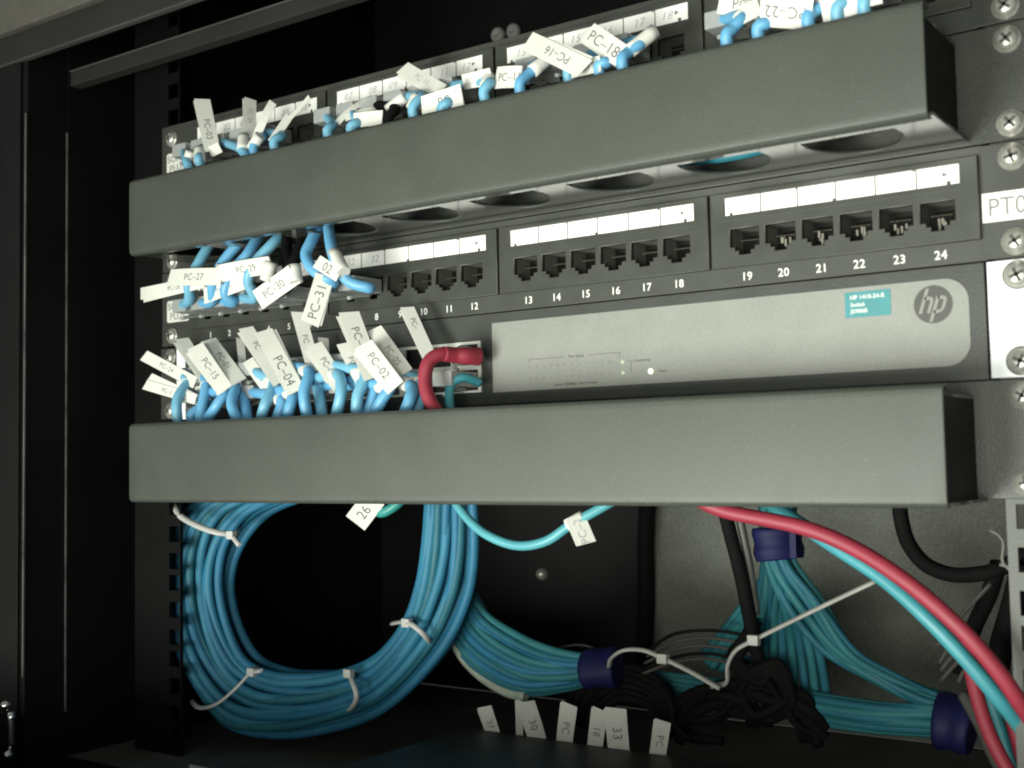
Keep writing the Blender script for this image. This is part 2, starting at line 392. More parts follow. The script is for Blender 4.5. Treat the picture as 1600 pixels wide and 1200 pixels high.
def patch_panel(zb, label, writing, numbers, dirt):
    t = empty('patch_panel', (0, 0, zb+22), label, 'patch panel', 'patch panels')
    slots = [rect(port_x(6*g+1)+2.5*PITCH_J-53.2, port_x(6*g+1)+2.5*PITCH_J+53.2, zb+9.3, zb+39.2) for g in range(4)]
    face = plate('face_plate', [(-250, zb+.5), (-222, zb+.5), (-222, zb+.5), (222, zb+.5), (222, zb+.8), (246, zb+.8), (246, zb+43.6), (222, zb+43.6), (221.9, zb+43.9), (-250, zb+43.9)], slots, 0, 1.6, PANEL, t, bev=.25)
    mb = MB(); mb.box(-221, 221, .9, 6.5, zb+.2, zb+1.6, .3); mb.box(-221, 221, .9, 14, zb+42.5, zb+44.1, .3); mb.build('folded_lip', PANEL, face)
    for g in range(4):
        x0 = port_x(6*g+1)+2.5*PITCH_J
        # lower bezel with six socket openings, stepped at the bottom like an RJ45 jack
        bl = plate('port_block', rect(x0-54.7, x0+54.7, zb+8.6, zb+40.0), [rect(x0-48.6, x0+48.6, zb+30.2, zb+38.4)]+[jack_hole(port_x(6*g+k+1), zb) for k in range(6)], -2.4, 2.3, PLAST, t, bev=.25)
        mb = MB(); mb.box(x0-50.5, x0+50.5, -2.75, -2.35, zb+28.3, zb+28.7, .1); mb.build('moulded_line', PLAST, bl)
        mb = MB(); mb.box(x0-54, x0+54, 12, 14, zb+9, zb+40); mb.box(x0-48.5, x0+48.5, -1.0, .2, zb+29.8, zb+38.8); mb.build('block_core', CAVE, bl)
        st = MB()
        w = 97.2/6
        st.box(x0-48.2, x0+48.2, -2.0, -1.6, zb+30.6, zb+38.1, .1)
        st = st.build('label_strip', PAPER, bl)
        mb = MB()
        for k in range(1, 6): mb.box(x0-48.2+96.4*k/6-.22, x0-48.2+96.4*k/6+.22, -2.12, -1.95, zb+30.6, zb+38.1)
        for xx, zz, r in ((x0-45.5, zb+31.0, .7), (x0-.8, zb+31.0, .6), (x0+44.2, zb+31.2, .8), (x0-16.2, zb+37.9, .5), (x0+31.2, zb+37.9, .5)):
            mb.lathe([(0, .2), (r, .15), (r, 0)], (xx, -2.0, zz), seg=8)
        mb.build('cell_lines', mat('thin_black_line', (.06, .06, .06), .6), st)
        # little printed arrow at the end of every strip
        mb = MB()
        a = [Vector((x0+42.0, -2.04, zb+35.6)), Vector((x0+42.0, -2.04, zb+33.6)), Vector((x0+44.0, -2.04, zb+34.6))]
        vs = [mb.bm.verts.new(p) for p in a]; mb.bm.faces.new(vs)
        r = bmesh.ops.extrude_face_region(mb.bm, geom=list(mb.bm.faces))
        for gg in r['geom']:
            if isinstance(gg, bmesh.types.BMVert): gg.co.y -= .08
        mb.build('arrow_mark', mat('arrow_grey', (.16, .16, .16), .6), st)
        for k in range(6):
            n = 6*g+k+1; x = port_x(n)
            # socket: side walls, roof, a sloping bed of contacts
            jk = MB()
            jk.box(x-7.5, x-6.9, -.1, 11.8, zb+14, zb+25); jk.box(x+6.9, x+7.5, -.1, 11.8, zb+14, zb+25)
            jk.box(x-7.3, x+7.3, -.1, 11.8, zb+25.0, zb+25.6); jk.box(x-7.3, x+7.3, 0, 11.8, zb+12, zb+12.9)
            j = jk.build('socket', SOCK, bl)
            pn = MB()
            for q in range(8):
                xx = x-3.6+q*1.03
                pn.tube([(xx, 10.5, zb+22.6), (xx, 3.2, zb+20.0)], .22, seg=5, sub=1)
            pn.build('contacts', mat('dull_contacts', (.07, .062, .045), .5, metal=.5), j)
            if dirt and n >= 20:
                w_ = MB(); rr = random.Random(n)
                for q in range(5):
                    a = Vector((x-2+rr.random()*4, 1+rr.random()*3, zb+14+rr.random()*3))
                    w_.box(a.x, a.x+.8, a.y, a.y+1, a.z, a.z+2+rr.random())
                w_.build('contact_carrier', mat('carrier_beige', (.17, .16, .13), .5), j)
            if numbers:
                flat_text('port_number', str(n), x, zb+4.3, -.06, 3.5, WHITE, face, bold=.016, space=1.05)
            if n in writing:
                flat_text('handwriting', writing[n], x-1+(n % 3), zb+34.2, -2.06, 3.8, PENCIL, st, bold=-.008, shear=.25, rot=.06*((n % 3)-1), space=1.15)
    # white maker sticker at the left end
    stk = plate('maker_sticker', rrect(-245.5, -226.0, zb+14.2, zb+27.2, 1.6, corners=(1, 1, 1, 1)), [], -.35, .3, TAPE, t)
    flat_text('sticker_text', 'SOHO', -235.9, zb+23.6, -.37, 4.2, mat('sticker_ink', (.22, .22, .21), .6), stk, bold=.01, sx=1.1)
    flat_text('sticker_text', 'PLUS', -235.9, zb+17.8, -.37, 4.2, mat('sticker_ink', (.22, .22, .21), .6), stk, bold=.01, sx=1.1)
    for z in (38.1, 6.35):
        screw(232.9, zb+z, face, y=-.2, rot=random.uniform(.2, 1.2))
        if z == 38.1 or zb == 0: screw(-241, zb+z+(-2 if zb else 0), face, y=-.2, rot=random.uniform(.2, 1.2), r=3.9)
    return t
top_writing = {1: '01', 2: '02', 3: '03', 4: '04', 5: '05', 6: '06', 7: '07', 8: '08', 9: '09', 10: '10', 11: '11', 12: '12', 13: '13', 14: '14', 15: '15', 16: '16', 17: '17', 18: '18', 19: '19', 20: '20', 21: '21', 22: '22', 23: '23', 24: '24'}
patch_panel(2*U, 'upper black 24 port patch panel with handwritten port numbers, nearly all ports cabled', top_writing, False, False)
pp = patch_panel(0, 'lower black 24 port patch panel with blank white label strips, directly above the silver switch', {5: '29', 6: '31', 7: '32', 8: '32'}, True, True)
st = plate('rack_sticker', rect(221.6, 250, 14.4, 25.4), [], -.75, .3, PAPER, pp)
flat_text('sticker_text', 'PT0', 230.6, 19.9, -.77, 7.2, mat('sticker_grey_ink', (.20, .20, .19), .6), st, bold=0, space=1.0, sx=.88)

# ================================================================ cable managers
def manager(zc, label, xr, ztop, zbot, obround):
    t = empty('cable_manager', (0, 0, zc), label, 'cable manager', 'cable managers')
    D = 48.7; xl = -217.1
    # front cover: a sheet folded back at top and bottom
    z0, z1 = zbot, ztop
    prof = [(-D+7, z1-1.2), (-D+3, z1-.4), (-D+1.2, z1-.5), (-D+.2, z1-1.6), (-D, z1-4), (-D, z0+4), (-D+.2, z0+1.6), (-D+1.2, z0+.5), (-D+3, z0+.4), (-D+7, z0+1.2)]
    mb = MB()
    n = 60
    rows = []
    for i in range(n+1):
        x = xl+(xr-xl)*i/n
        rows.append([Vector((x, y, z)) for y, z in prof])
    vo = [[mb.bm.verts.new(p) for p in r] for r in rows]
    for a, b in zip(vo, vo[1:]):
        for k in range(len(prof)-1): mb.bm.faces.new((a[k], a[k+1], b[k+1], b[k])).smooth = True
    cov = mb.build('cover', COVER, t)
    sol = cov.modifiers.new('th', 'SOLIDIFY'); sol.thickness = .0013; sol.offset = 0
    bv = cov.modifiers.new('b', 'BEVEL'); bv.width = .0004; bv.segments = 2; bv.limit_method = 'ANGLE'
    # duct tray behind the cover: bottom and top sheets with cable openings, end walls, back
    holes = []
    for (hx0, hx1) in [(166+ (-52.3)*k, 201.5+(-52.3)*k) for k in range(8)]:
        cxh = (hx0+hx1)/2
        pts = [(hx0, -39), (hx1, -39)]
        for k in range(13):
            a = math.pi*k/12
            pts.append((cxh+(hx1-hx0)/2*1.02*math.cos(a), -33+24*math.sin(a)))
        holes.append(pts)
    small = [circ(206.5-52.3*k*3, -43.5, 1.6, 10) for k in range(3)]
    zs = zbot+1.6
    for nm, zz in (('tray_floor', zs), ('tray_roof', ztop-2.6)):
        cu_o = plate(nm, rect(xl+2, xr+1.5 if nm == 'tray_floor' else xr-2, -47.2, -1), holes+small, 0, 1.2, COVER, None)
        # plate() builds in X-Z: lay it flat
        me = cu_o.data
        for v in me.vertices:
            y = v.co.z; z = zz*S - v.co.y
            v.co.y = y; v.co.z = z
        me.materials.clear(); me.materials.append(TRAY)
        me.flip_normals()
        cu_o.parent = t; me.transform(Matrix.Translation(-Vector(t.location)))
    # rolled rims of the openings
    mb = MB()
    for h in holes:
        mb.tube([Vector((x, y, zs-.8)) for x, y in h[2:]], .55, seg=6, sub=2)
    mb.build('opening_rim', COVER, t)
    mb = MB(); mb.box(xl+2, xl+3.2, -46.5, -.5, zs, ztop-3); mb.build('end_wall', CAVE, t)  # both end walls near black: shade put into the colour
    mb = MB(); mb.box(xr-3.4, xr-2.2, -46.5, -.5, zs, ztop-3.8); mb.build('end_wall', CAVE, t)
    zlo, zhi = zc-U/2+.5, zc+U/2-.5
    slots = [rect(-200+52.3*k, -165+52.3*k, zc-9, zc+9) for k in range(8)]
    back = plate('back_plate', [(-250, zlo), (246, zlo), (246, zhi), (-250, zhi)], slots, 0.4, 1.6, PANEL, t, bev=.25)
    for z in (-15.875, 15.875):
        screw(232.9, zc+z, back, y=.2, rot=random.uniform(.2, 1.2))
        screw(-241, zc+z, back, y=.2, rot=random.uniform(.2, 1.2), r=3.9)
    return t
manager(1.5*U, 'upper charcoal cable manager bar running between the two patch panels', 216.2, 87.2, 45.5, True)
manager(-1.5*U, 'lower charcoal cable manager bar directly below the silver switch', 217.6, -47.6, -89.9, True)

# ================================================================ the switch
sw = empty('network_switch', (0, 0, -22), 'dark rack switch with long light grey face panel and white metal ears', 'network switch')
COLS = [-20.2-16.55*k for k in range(12)]
ROWS = [(-24.6, -14.6), (-37.0, -27.0)]
cageR = (-218.5, -12.4, -38.0, -13.2)
body = plate('front_panel', rect(-221, 221.2, -44.0, -.7), [rect(*cageR)], -1.4, 1.8, SWBLK, sw, bev=.35)
mb = MB(); mb.box(-221, 221, .5, 170, -43.9, -.9, .5); mb.build('chassis', SWBLK, sw)
holes = []
for i, x in enumerate(COLS):
    for (a, b) in ROWS: holes.append(rect(x-6.0, x+6.0, a, b))
cage = plate('port_cage', rect(*cageR), holes, -2.2, .8, CAGE, sw)
for i, x in enumerate(COLS):
    for (a, b) in ROWS:
        mb = MB(); mb.box(x-6, x+6, .3, .5, a, b); mb.box(x-6.3, x-6.05, -1.5, .4, a, b); mb.box(x+6.05, x+6.3, -1.5, .4, a, b)
        mb.build('port', mat('port_dark', (.02, .02, .018), .5), cage)
fp = plate('face_panel', rrect(-5.7, 215.6, -38.6, -5.2, 9.0, n=8, corners=(0, 1, 1, 0)), [], -1.75, .3, SILVER, sw)
fy = -1.76
# hp logo: a disc with slanted letters cut out of it, stems reach the rim
lx, lz, R = 202.4, -14.6, 7.3
disc = plate('logo_disc', circ(lx, lz, R, 48), [], fy-.12, .1, LOGO, fp)
ty = fy-.14
mb = MB()
def slant(x, z): return Vector((lx+x+z*.32, ty, lz+z))
def stroke(pts, w):
    # polyline stroke with vertical-ish thickness w, drawn in sheared space
    L = []; Rr = []
    for i, (x, z) in enumerate(pts):
        a = Vector(pts[max(i-1, 0)]); b = Vector(pts[min(i+1, len(pts)-1)]); d = (b-a).normalized(); nn = Vector((-d.y, d.x))*w/2
        L.append(mb.bm.verts.new(slant(x+nn.x, z+nn.y))); Rr.append(mb.bm.verts.new(slant(x-nn.x, z-nn.y)))
    for i in range(len(pts)-1): mb.bm.faces.new((L[i], L[i+1], Rr[i+1], Rr[i]))
stroke([(-3.9, -3.3), (-3.9, 6.2)], 1.25)                      # stem of the h up to the rim
stroke([(-3.9, 2.5), (-1.9, 2.5), (-1.0, 1.9), (-.8, 1.2), (-.8, -3.3)], 1.2)
stroke([(1.1, -6.7), (1.1, 3.1)], 1.25)                        # stem of the p down to the rim
stroke([(1.1, 2.5), (3.0, 2.5), (4.0, 1.9), (4.2, 1.2), (4.2, -1.4), (4.0, -2.2), (3.0, -2.8), (1.1, -2.8)], 1.2)
r = bmesh.ops.extrude_face_region(mb.bm, geom=list(mb.bm.faces))
for gg in r['geom']:
    if isinstance(gg, bmesh.types.BMVert): gg.co.y -= .06
mb.build('logo_letters', mat('logo_letter_silver', (.22, .225, .20), .45), disc)
stk = plate('model_sticker', rect(168.0, 186.3, -17.2, -7.0), [], fy-.14, .12, TEALST, fp)
for body_, xx, zz, hh in (('HP 1410-24-R', 177.2, -9.2, 1.75), ('Switch', 173.2, -12.1, 1.6), ('JD986B', 173.6, -14.9, 1.6)):
    flat_text('sticker_text', body_, xx, zz, fy-.16, hh, WHITE, stk, bold=.02)
# status area
mb = MB(); mb.box(15.4, 35.0, fy-.06, fy, -24.2, -23.95); mb.box(48.0, 64.6, fy-.06, fy, -24.0, -23.75); mb.box(64.4, 64.6, fy-.06, fy, -26.2, -23.75); mb.box(15.4, 15.6, fy-.06, fy, -25.4, -23.95)
mb.box(67.5, 71.5, fy-.06, fy, -28.25, -28.05); mb.box(70.0, 70.2, fy-.06, fy, -33.2, -28.1)
mb.build('bracket_lines', PRINT, fp)
flat_text('panel_text', 'Port Status', 41.6, -24.0, fy, 1.35, PRINT, fp, bold=.015)
flat_text('panel_text', 'Link/Activity', 76.0, -28.2, fy, 1.15, PRINT, fp, bold=.01)
flat_text('panel_text', 'Power', 86.0, -33.3, fy, 1.3, PRINT, fp, bold=.01)
flat_text('panel_text', 'Green=1000Mbps  Flash=Activity', 41.0, -36.7, fy, 1.25, PRINT, fp, bold=.012)
for k in range(12):
    for z in (-27.8, -33.2):
        mb = MB(); mb.lathe([(0, .2), (.55, .15), (.6, 0)], (16+3.9*k, fy, z), seg=10); mb.build('port_light', mat('unlit_led', (.235, .24, .21), .4), fp)
for x, z, m, r in ((65.8, -28.2, LEDP, 1.0), (65.9, -33.1, LEDP, 1.0), (79.8, -33.2, LEDW, 1.25)):
    mb = MB(); mb.lathe([(0, .45), (r*.7, .35), (r, 0)], (x, fy, z), seg=16); mb.build('status_light', m, fp)
earR = plate('ear', rect(222.6, 247, -43.7, -.8), [], -1.2, 1.5, EARM, sw, bev=.3)
earL = plate('ear', rect(-236.0, -228.6, -43.4, -1.2), [], -1.0, 1.3, EARM, sw, bev=.3)
mb = MB(); mb.box(-228.4, -221.3, -1.0, .4, -43, -1.4); mb.box(-250, -236.3, -1.0, .4, -43, -1.4); mb.build('ear_dark_strip', PANEL, sw)  # rest of the white left ear, its dark reflection painted in as black
for z in (-6.35, -38.1):
    screw(233.2, z, earR, y=-1.1, rot=random.uniform(.2, 1.2), r=4.6)
    screw(-241.5, z, earL, y=-.9, rot=random.uniform(.2, 1.2), r=3.9)

# ================================================================ cables
def plug(x, zc, parent, y0=-2, L=21, m=CLEAR, down=True):
    mb = MB()
    mb.box(x-5.7, x+5.7, y0-L, y0-.2, zc-3.8, zc+3.4, .7)
    p = mb.build('plug', m, parent)
    mb = MB()
    s_ = -1 if down else 1
    mb.tube([(x, y0-2.5, zc+s_*4.2), (x, y0-12, zc+s_*5.6), (x, y0-L+1.5, zc+s_*7.6)], 1.0, seg=6, sub=3)
    mb.build('latch_tab', m, p)
    mb = MB()
    for q in range(8): mb.box(x-3.9+q*1.02, x-3.4+q*1.02, y0-5.5, y0-.8, zc-s_*2.6, zc-s_*1.6)
    mb.build('plug_contacts', GOLD, p)
    return p

def wrap(parent, c, axis, r, w, m=TAPE, name='label_wrap'):
    mb = MB(); axis = Vector(axis).normalized()
    mb.tube([c-axis*w/2, c, c+axis*w/2], r, seg=16, sub=2)
    return mb.build(name, m, parent)

def flag(parent, tip, base, w, text='', h=None, bend=0.0, twist=0.0, leaf=0.0, at=.45, both=True, name='label_tag', ink=INK, curl=0.0, mat_=None):
    """a folded paper flag from base (at the cable) to tip; text reads from tip to base"""
    tip, base = Vector(tip), Vector(base); w = w*.88; _k = (int(tip.x*7+tip.z*13) % 7-3)/3; bend += .06*_k; curl += -.10*_k; twist += .22*(((int(tip.x*5+tip.z*3)) % 5)-2)/2
    d = (base-tip); L = d.length; d.normalize()
    mid = (tip+base)/2
    view = (CAM-mid).normalized()
    nrm = (view-d*view.dot(d)).normalized()
    side = nrm.cross(d)            # 'up' of the writing
    if twist:
        q = Matrix.Rotation(twist, 3, d); nrm = q @ nrm; side = q @ side
    def pos(a, b, off=0.0, rot=0.0, ln=1.0):
        # a 0..1 tip->base, b -.5...5 across
        bow = bend*(4*a*(1-a))*L*.25 + curl*(1-a)**2*L*.3
        p = tip + d*(L*a) + side*(b*w) + nrm*(bow+off)
        if rot:
            rel = p-base; p = base + Matrix.Rotation(rot, 3, nrm) @ rel
        return p
    def fn(off, rot, sh):
        def f(a, b):
            a2 = sh+(1-sh)*a
            # tip is cut slightly aslant
            a2 += (1-a)*(b-.5)*.06
            return pos(a2, b-.5, off, rot), nrm
        return f
    mb = MB()
    mb.strip(fn(0, 0, 0), 8, 3, .22)
    if both:
        mb.strip(fn(-.55, leaf, .03), 8, 3, .22)
    o = mb.build(name, mat_ or TAPE, parent)
    if text:
        me = text_mesh(text.replace('-', '\u2013'), -.004, .0, 1.05)
        h = (h or w*.44)*.95
        xs = [v.co.x for v in me.vertices]; wd = (max(xs)-min(xs))*h
        if wd > L*.86: h *= L*.86/wd
        mb = MB()
        mb.add_mesh(me, lambda v: pos(at+v.x*h/L, v.y*h/w, .20))
        mb.build('lettering', ink, o)
    return o

def cable(name, pts, r, m, label, cat='cable', group=None, plug_at=None, plug_mat=CLEAR, boot=None, seg=12, sub=8, down=True):
    pts = [P(*p) if isinstance(p, tuple) else Vector(p) for p in pts]
    t = empty(name, pts[-1], label, cat, group)
    mb = MB(); mb.tube(pts, r, seg=seg, sub=sub); mb.build('jacket', m, t)
    if plug_at: plug(plug_at[0], plug_at[1], t, m=plug_mat, down=down)
    return t

GS = 'blue patch cables plugged into the silver switch'
def swc(col, row, wrapc, entry, m, label, tagd=None, wr=None, mid=None):
    """a patch cord: port -> out -> bend down behind the lower cover"""
    x = COLS[col]; z = (ROWS[row][0]+ROWS[row][1])/2
    b = P(*wrapc)
    pts = [Vector((x, -20, z)), Vector((x, -20, z)).lerp(b, .5)+Vector((0, -2, 1.0)), b]
    if mid: pts.append(P(*mid))
    e = P(*entry)
    pts += [e, e+Vector((0, 3, -14))]
    t = empty('patch_cable', e, label, 'patch cable', GS)
    mb = MB(); mb.tube(pts, 2.9, seg=14, sub=8); mb.build('jacket', m, t)
    plug(x, z, t, y0=-3.0)
    ax = (b-Vector((x, -20, z))).normalized()
    if wr: wrap(t, b-ax*wr[0]*.5, ax, 3.5, wr[0])
    for td in (tagd or []): flag(t, P(*td[0]), P(*td[1]), td[2]*.88, **(td[3] if len(td) > 3 else {}))
    return t

swc(11, 0, (292, 600, -26), (278, 662, -33), BLUE2, 'blue cable at the far left of the switch under the flag tag pointing left', [((228, 556, -30), (305, 598, -26), 8.6, dict(text='PC-24', bend=.05, curl=.1)), ], wr=(5,), mid=(277, 625, -33))
swc(11, 1, (330, 630, -22), (300, 662, -30), BLUE, 'blue cable whose lower white tag points left in the bottom left corner of the switch', [((228, 601, -33), (306, 624, -28), 7.5, dict(text='PC-2', bend=.1, leaf=-.12)), ], mid=(302, 645, -30))
swc(10, 0, (322, 604, -28), (312, 662, -33), BLUE, 'blue cable behind the PC-15 tag with its own pale tag tip rising left of it', [((284, 527, -26), (330, 606, -27), 9.0, dict(text='PC-17', at=.62, leaf=.05)), ], wr=(4,))
swc(10, 1, (352, 612, -30), (323, 662, -31), BLUE, 'blue cable carrying the bright front tag printed PC-15', [((305, 541, -36), (352, 610, -33), 11.5, dict(text='PC-15', bend=.1, at=.52, leaf=.06)), ], wr=(5,), mid=(338, 635, -34))
swc(9, 0, (368, 604, -27), (372, 662, -33), BLUE, 'blue cable with the shaded PC-01 tag just right of the PC-15 tag', [((326, 533, -26), (374, 596, -28), 10.5, dict(text='PC-01', bend=.1, at=.5)), ], wr=(7,), mid=(362, 630, -33))
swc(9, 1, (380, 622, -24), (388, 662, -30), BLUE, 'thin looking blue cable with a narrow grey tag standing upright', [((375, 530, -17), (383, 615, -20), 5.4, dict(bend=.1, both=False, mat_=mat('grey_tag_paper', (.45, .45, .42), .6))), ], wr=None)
swc(8, 0, (428, 598, -27), (408, 662, -33), BLUE2, 'pale blue cable bowing left with a short slanting PC-1 tag', [((386, 562, -26), (424, 614, -26), 8.3, dict(text='PC-1', bend=.1, at=.5)), ], wr=(6,), mid=(415, 630, -35))
swc(8, 1, (440, 625, -30), (432, 662, -32), BLUE, 'blue cable carrying the long bright tag printed PC with a second leaf', [((384, 512, -28), (437, 598, -31), 9.4, dict(text='PC', at=.33, leaf=.04)), ], wr=(7,))
swc(7, 1, (457, 615, -33), (448, 662, -33), BLUE, 'blue cable carrying the long bright tag printed PC-04', [((410, 515, -34), (462, 612, -36), 12.2, dict(text='PC-04', bend=.05, at=.68, leaf=-.04, h=5.2)), ], wr=(7,), mid=(452, 640, -36))
swc(7, 0, (482, 580, -30), (482, 662, -34), BLUE, 'saturated blue upright cable just right of the PC-04 tag', [((466, 489, -24), (492, 580, -27), 9.2, dict(text='PC', at=.45)), ], wr=(5,), mid=(475, 615, -36))
swc(6, 0, (495, 600, -22), (505, 662, -30), BLUE2, 'pale blue cable between the two upright cables under the PC-12 tag', [((505, 528, -10), (507, 552, -12), 7.2, dict(text='', both=False)), ], wr=(8,))
swc(6, 1, (527, 585, -30), (524, 662, -34), BLUE2, 'pale blue cable with the slanting tag printed PC-12', [((490, 537, -31), (532, 604, -31), 10.3, dict(text='PC-12', at=.55, leaf=.08, bend=-.06)), ], wr=(8,), mid=(533, 615, -36))
swc(5, 0, (570, 584, -30), (558, 662, -34), BLUE2, 'blue cable bending under the tall bright tag printed PC', [((545, 488, -34), (584, 590, -33), 12.6, dict(text='PC-14', at=.45, leaf=.05)), ], wr=(8,), mid=(559, 620, -36))
swc(5, 1, (585, 596, -27), (572, 662, -31), BLUE, 'blue cable behind it with the shorter tag cut off at its left', [((537, 537, -29), (570, 604, -28), 9.0, dict(text='PC-', at=.45)), ], wr=(6,))
swc(4, 1, (607, 604, -32), (580, 662, -34), BLUE, 'blue cable slanting down left from the tag printed PC-02', [((567, 538, -38), (618, 606, -35), 12.4, dict(text='PC-02', at=.5, bend=.08, leaf=.05)), ], wr=(8,), mid=(597, 625, -35))
swc(4, 0, (640, 602, -27), (627, 662, -33), BLUE, 'thick looking blue cable with the shaded tag printed PC-05 and a white sleeve', [((584, 513, -26), (634, 583, -26), 9.8, dict(text='PC-05', at=.62, bend=.1)), ], wr=(10,), mid=(640, 625, -34))
swc(3, 0, (655, 600, -22), (650, 662, -30), BLUE2, 'blue cable just left of the red cable with the lone tag printed PC', [((636, 480, -14), (672, 560, -18), 8.6, dict(text='PC-', at=.33, leaf=.02)), ], wr=(6,))
t = cable('patch_cable', [(750, 598, -8), (725, 590, -16), (706, 600, -20), (702, 625, -22), (706, 665, -24)], 2.2, TEALC, 'short teal cable beside the red cable at the right end of the switch ports', 'patch cable', GS, plug_at=(COLS[0], -31.8))
# red cable with its thick boot in the rightmost upper port
red = empty('patch_cable', P(685, 640, -30), 'thick red patch cable with red boot in the rightmost switch port', 'patch cable')
rp = [P(744, 557, -11), P(715, 555, -19), P(690, 553, -27), P(670, 566, -32), P(664, 594, -34), P(671, 624, -35), P(686, 650, -35), P(700, 680, -33)]
mb = MB(); mb.tube(rp, lambda t: 3.3, seg=18, sub=8); mb.build('jacket', RED, red)
mb = MB(); mb.tube([P(747, 557, -10), P(730, 556, -16), P(712, 555, -20), P(692, 553, -26.5)], lambda t: 4.4-.8*t, seg=16, sub=6); mb.build('boot', RED, red)
plug(COLS[0], -19.6, red, y0=-2.5, L=9)

# ---- lower patch panel cords, going up into the upper manager
GP = 'cables plugged into the lower patch panel'
def ppc(n, path, m, label, tags=(), r=2.9, wraps=()):
    x = port_x(n)
    pts = [Vector((x, -20, 19.5))]+[P(*p) for p in path]
    t = empty('patch_cable', pts[-1], label, 'patch cable', GP)
    mb = MB(); mb.tube(pts, r, seg=14, sub=8); mb.build('jacket', m, t)
    plug(x, 19.5, t)
    for (c, a, w_) in wraps: wrap(t, P(*c), P(*a)-P(*c), r+.6, w_)
    for td in tags: flag(t, P(*td[0]), P(*td[1]), td[2], **(td[3] if len(td) > 3 else {}))
    return t
ppc(1, [(296, 466, -28), (295, 440, -33), (310, 412, -30), (330, 378, -24)], BLUE2, 'pale blue cable at the left end of the lower patch panel behind the PC-27 tag',
    [((216, 460, -30), (318, 440, -33), 7.6, dict(text='PC-28', at=.6, leaf=.03, bend=.1))])
ppc(2, [(332, 470, -26), (333, 440, -32), (350, 408, -30), (380, 372, -24)], BLUE, 'blue cable carrying the white tag printed PC-27',
    [((262, 434, -38), (346, 432, -36), 10.6, dict(text='PC-27', at=.52, bend=.08))], wraps=[((345, 428, -34), (352, 405, -34), 10)])
ppc(3, [(365, 472, -24), (352, 458, -30), (362, 425, -31), (385, 400, -30), (405, 368, -22)], BLUE, 'blue cable with a faint tag hanging below the PC-29 tag',
    [((318, 463, -30), (392, 436, -32), 9.4, dict(text='PC-26', at=.45, ink=PENCIL))])
ppc(4, [(398, 465, -26), (388, 440, -32), (398, 412, -33), (425, 382, -28), (445, 362, -20)], BLUE2, 'pale blue cable carrying the white tag printed PC-29',
    [((347, 426, -36), (424, 414, -38), 10.6, dict(text='PC-29', at=.48, bend=-.05))], wraps=[((420, 424, -37), (426, 402, -37), 10)])
ppc(5, [(440, 455, -28), (455, 420, -33), (470, 385, -26), (475, 360, -18)], BLACKC, 'black cable carrying the slanting white tag printed PC-30',
    [((404, 468, -33), (460, 428, -36), 12.0, dict(text='PC-30', at=.45, bend=.1))], wraps=[((461, 428, -34), (458, 404, -34), 9)])
ppc(6, [(452, 440, -26), (448, 405, -28), (448, 370, -22)], BLACKC, 'black cable without tag rising between the PC-29 and PC-31 tags')
ppc(7, [(520, 440, -30), (492, 424, -35), (478, 400, -34), (486, 378, -30), (500, 352, -22)], BLUE, 'bright blue cable looping left with the hanging tag printed PC-31',
    [((484, 506, -33), (508, 430, -35), 10.8, dict(text='PC-31', at=.45, h=5.2, bend=.06, leaf=.05))])
ppc(8, [(578, 450, -24), (546, 440, -30), (528, 415, -34), (518, 388, -32), (512, 345, -22)], BLUE, 'bright blue cable with a wide white wrap printed 02 under the upper manager',
    [((494, 408, -37), (530, 430, -37), 8.0, dict(text='02', at=.5, h=5.0, both=False))], wraps=[((529, 410, -34), (518, 388, -32), 15)])

# ---- upper patch panel cords, dropping behind the upper cover
C4_ = mat('duct_teal_jacket', (.03, .20, .26), .5)
GT = 'cables plugged into the upper patch panel'
def topc(n, path, m, label, tags=(), r=2.5, wraps=()):
    x = port_x(n); z = 2*U+19.5
    pts = [Vector((x, -19, z))]+[P(*p) for p in path]
    pts.append(pts[-1]+Vector((0, 6, -14)))
    t = empty('patch_cable', pts[-2], label, 'patch cable', GT)
    mb = MB(); mb.tube(pts, r, seg=14, sub=8); mb.build('jacket', m, t)
    plug(x, z, t)
    for (c, a, w_) in wraps: wrap(t, P(*c), P(*a)-P(*c), r+.6, w_+3)
    for td in tags: flag(t, P(*td[0]), P(*td[1]), td[2], **(td[3] if len(td) > 3 else {}))
    return t
topc(1, [(293, 256, -36)], BLUE2, 'blue cable beside the sticker at the far left of the upper patch panel', wraps=[((296, 246, -33), (293, 256, -33), 4)])
topc(2, [(312, 243, -34), (312, 255, -36)], BLUE2, 'blue cable with the tall upright tag printed PC-03 at the upper left', [((316, 156, -26), (332, 235, -30), 9.6, dict(text='PC-03', at=.6, bend=.1, leaf=.02)),
    ((327, 238, -30), (344, 230, -30), 6.5, dict(both=False))], wraps=[((312, 243, -34), (312, 255, -36), 7)])
topc(3, [(379, 236, -35)], BLUE2, 'blue cable with the upright blank tag just left of the curled one', [((391, 156, -22), (390, 215, -30), 7.2, dict(bend=.1, leaf=.04, text='PC-04', ink=PENCIL))], wraps=[((380, 224, -33), (379, 236, -35), 7)])
topc(4, [(410, 214, -28), (396, 232, -34)], BLUE, 'blue cable with the narrow tag curling to the right', [((427, 160, -24), (398, 224, -30), 6.0, dict(bend=.25, twist=.5, both=False))], wraps=[((400, 222, -33), (392, 234, -33), 6)])
topc(5, [(440, 212, -28), (428, 224, -34)], BLUE2, 'blue cable with two thin tags seen almost edge on', [((452, 182, -24), (424, 222, -32), 5.0, dict(twist=.3, both=False)), ((484, 152, -20), (452, 186, -26), 3.0, dict(twist=.9, both=False))])
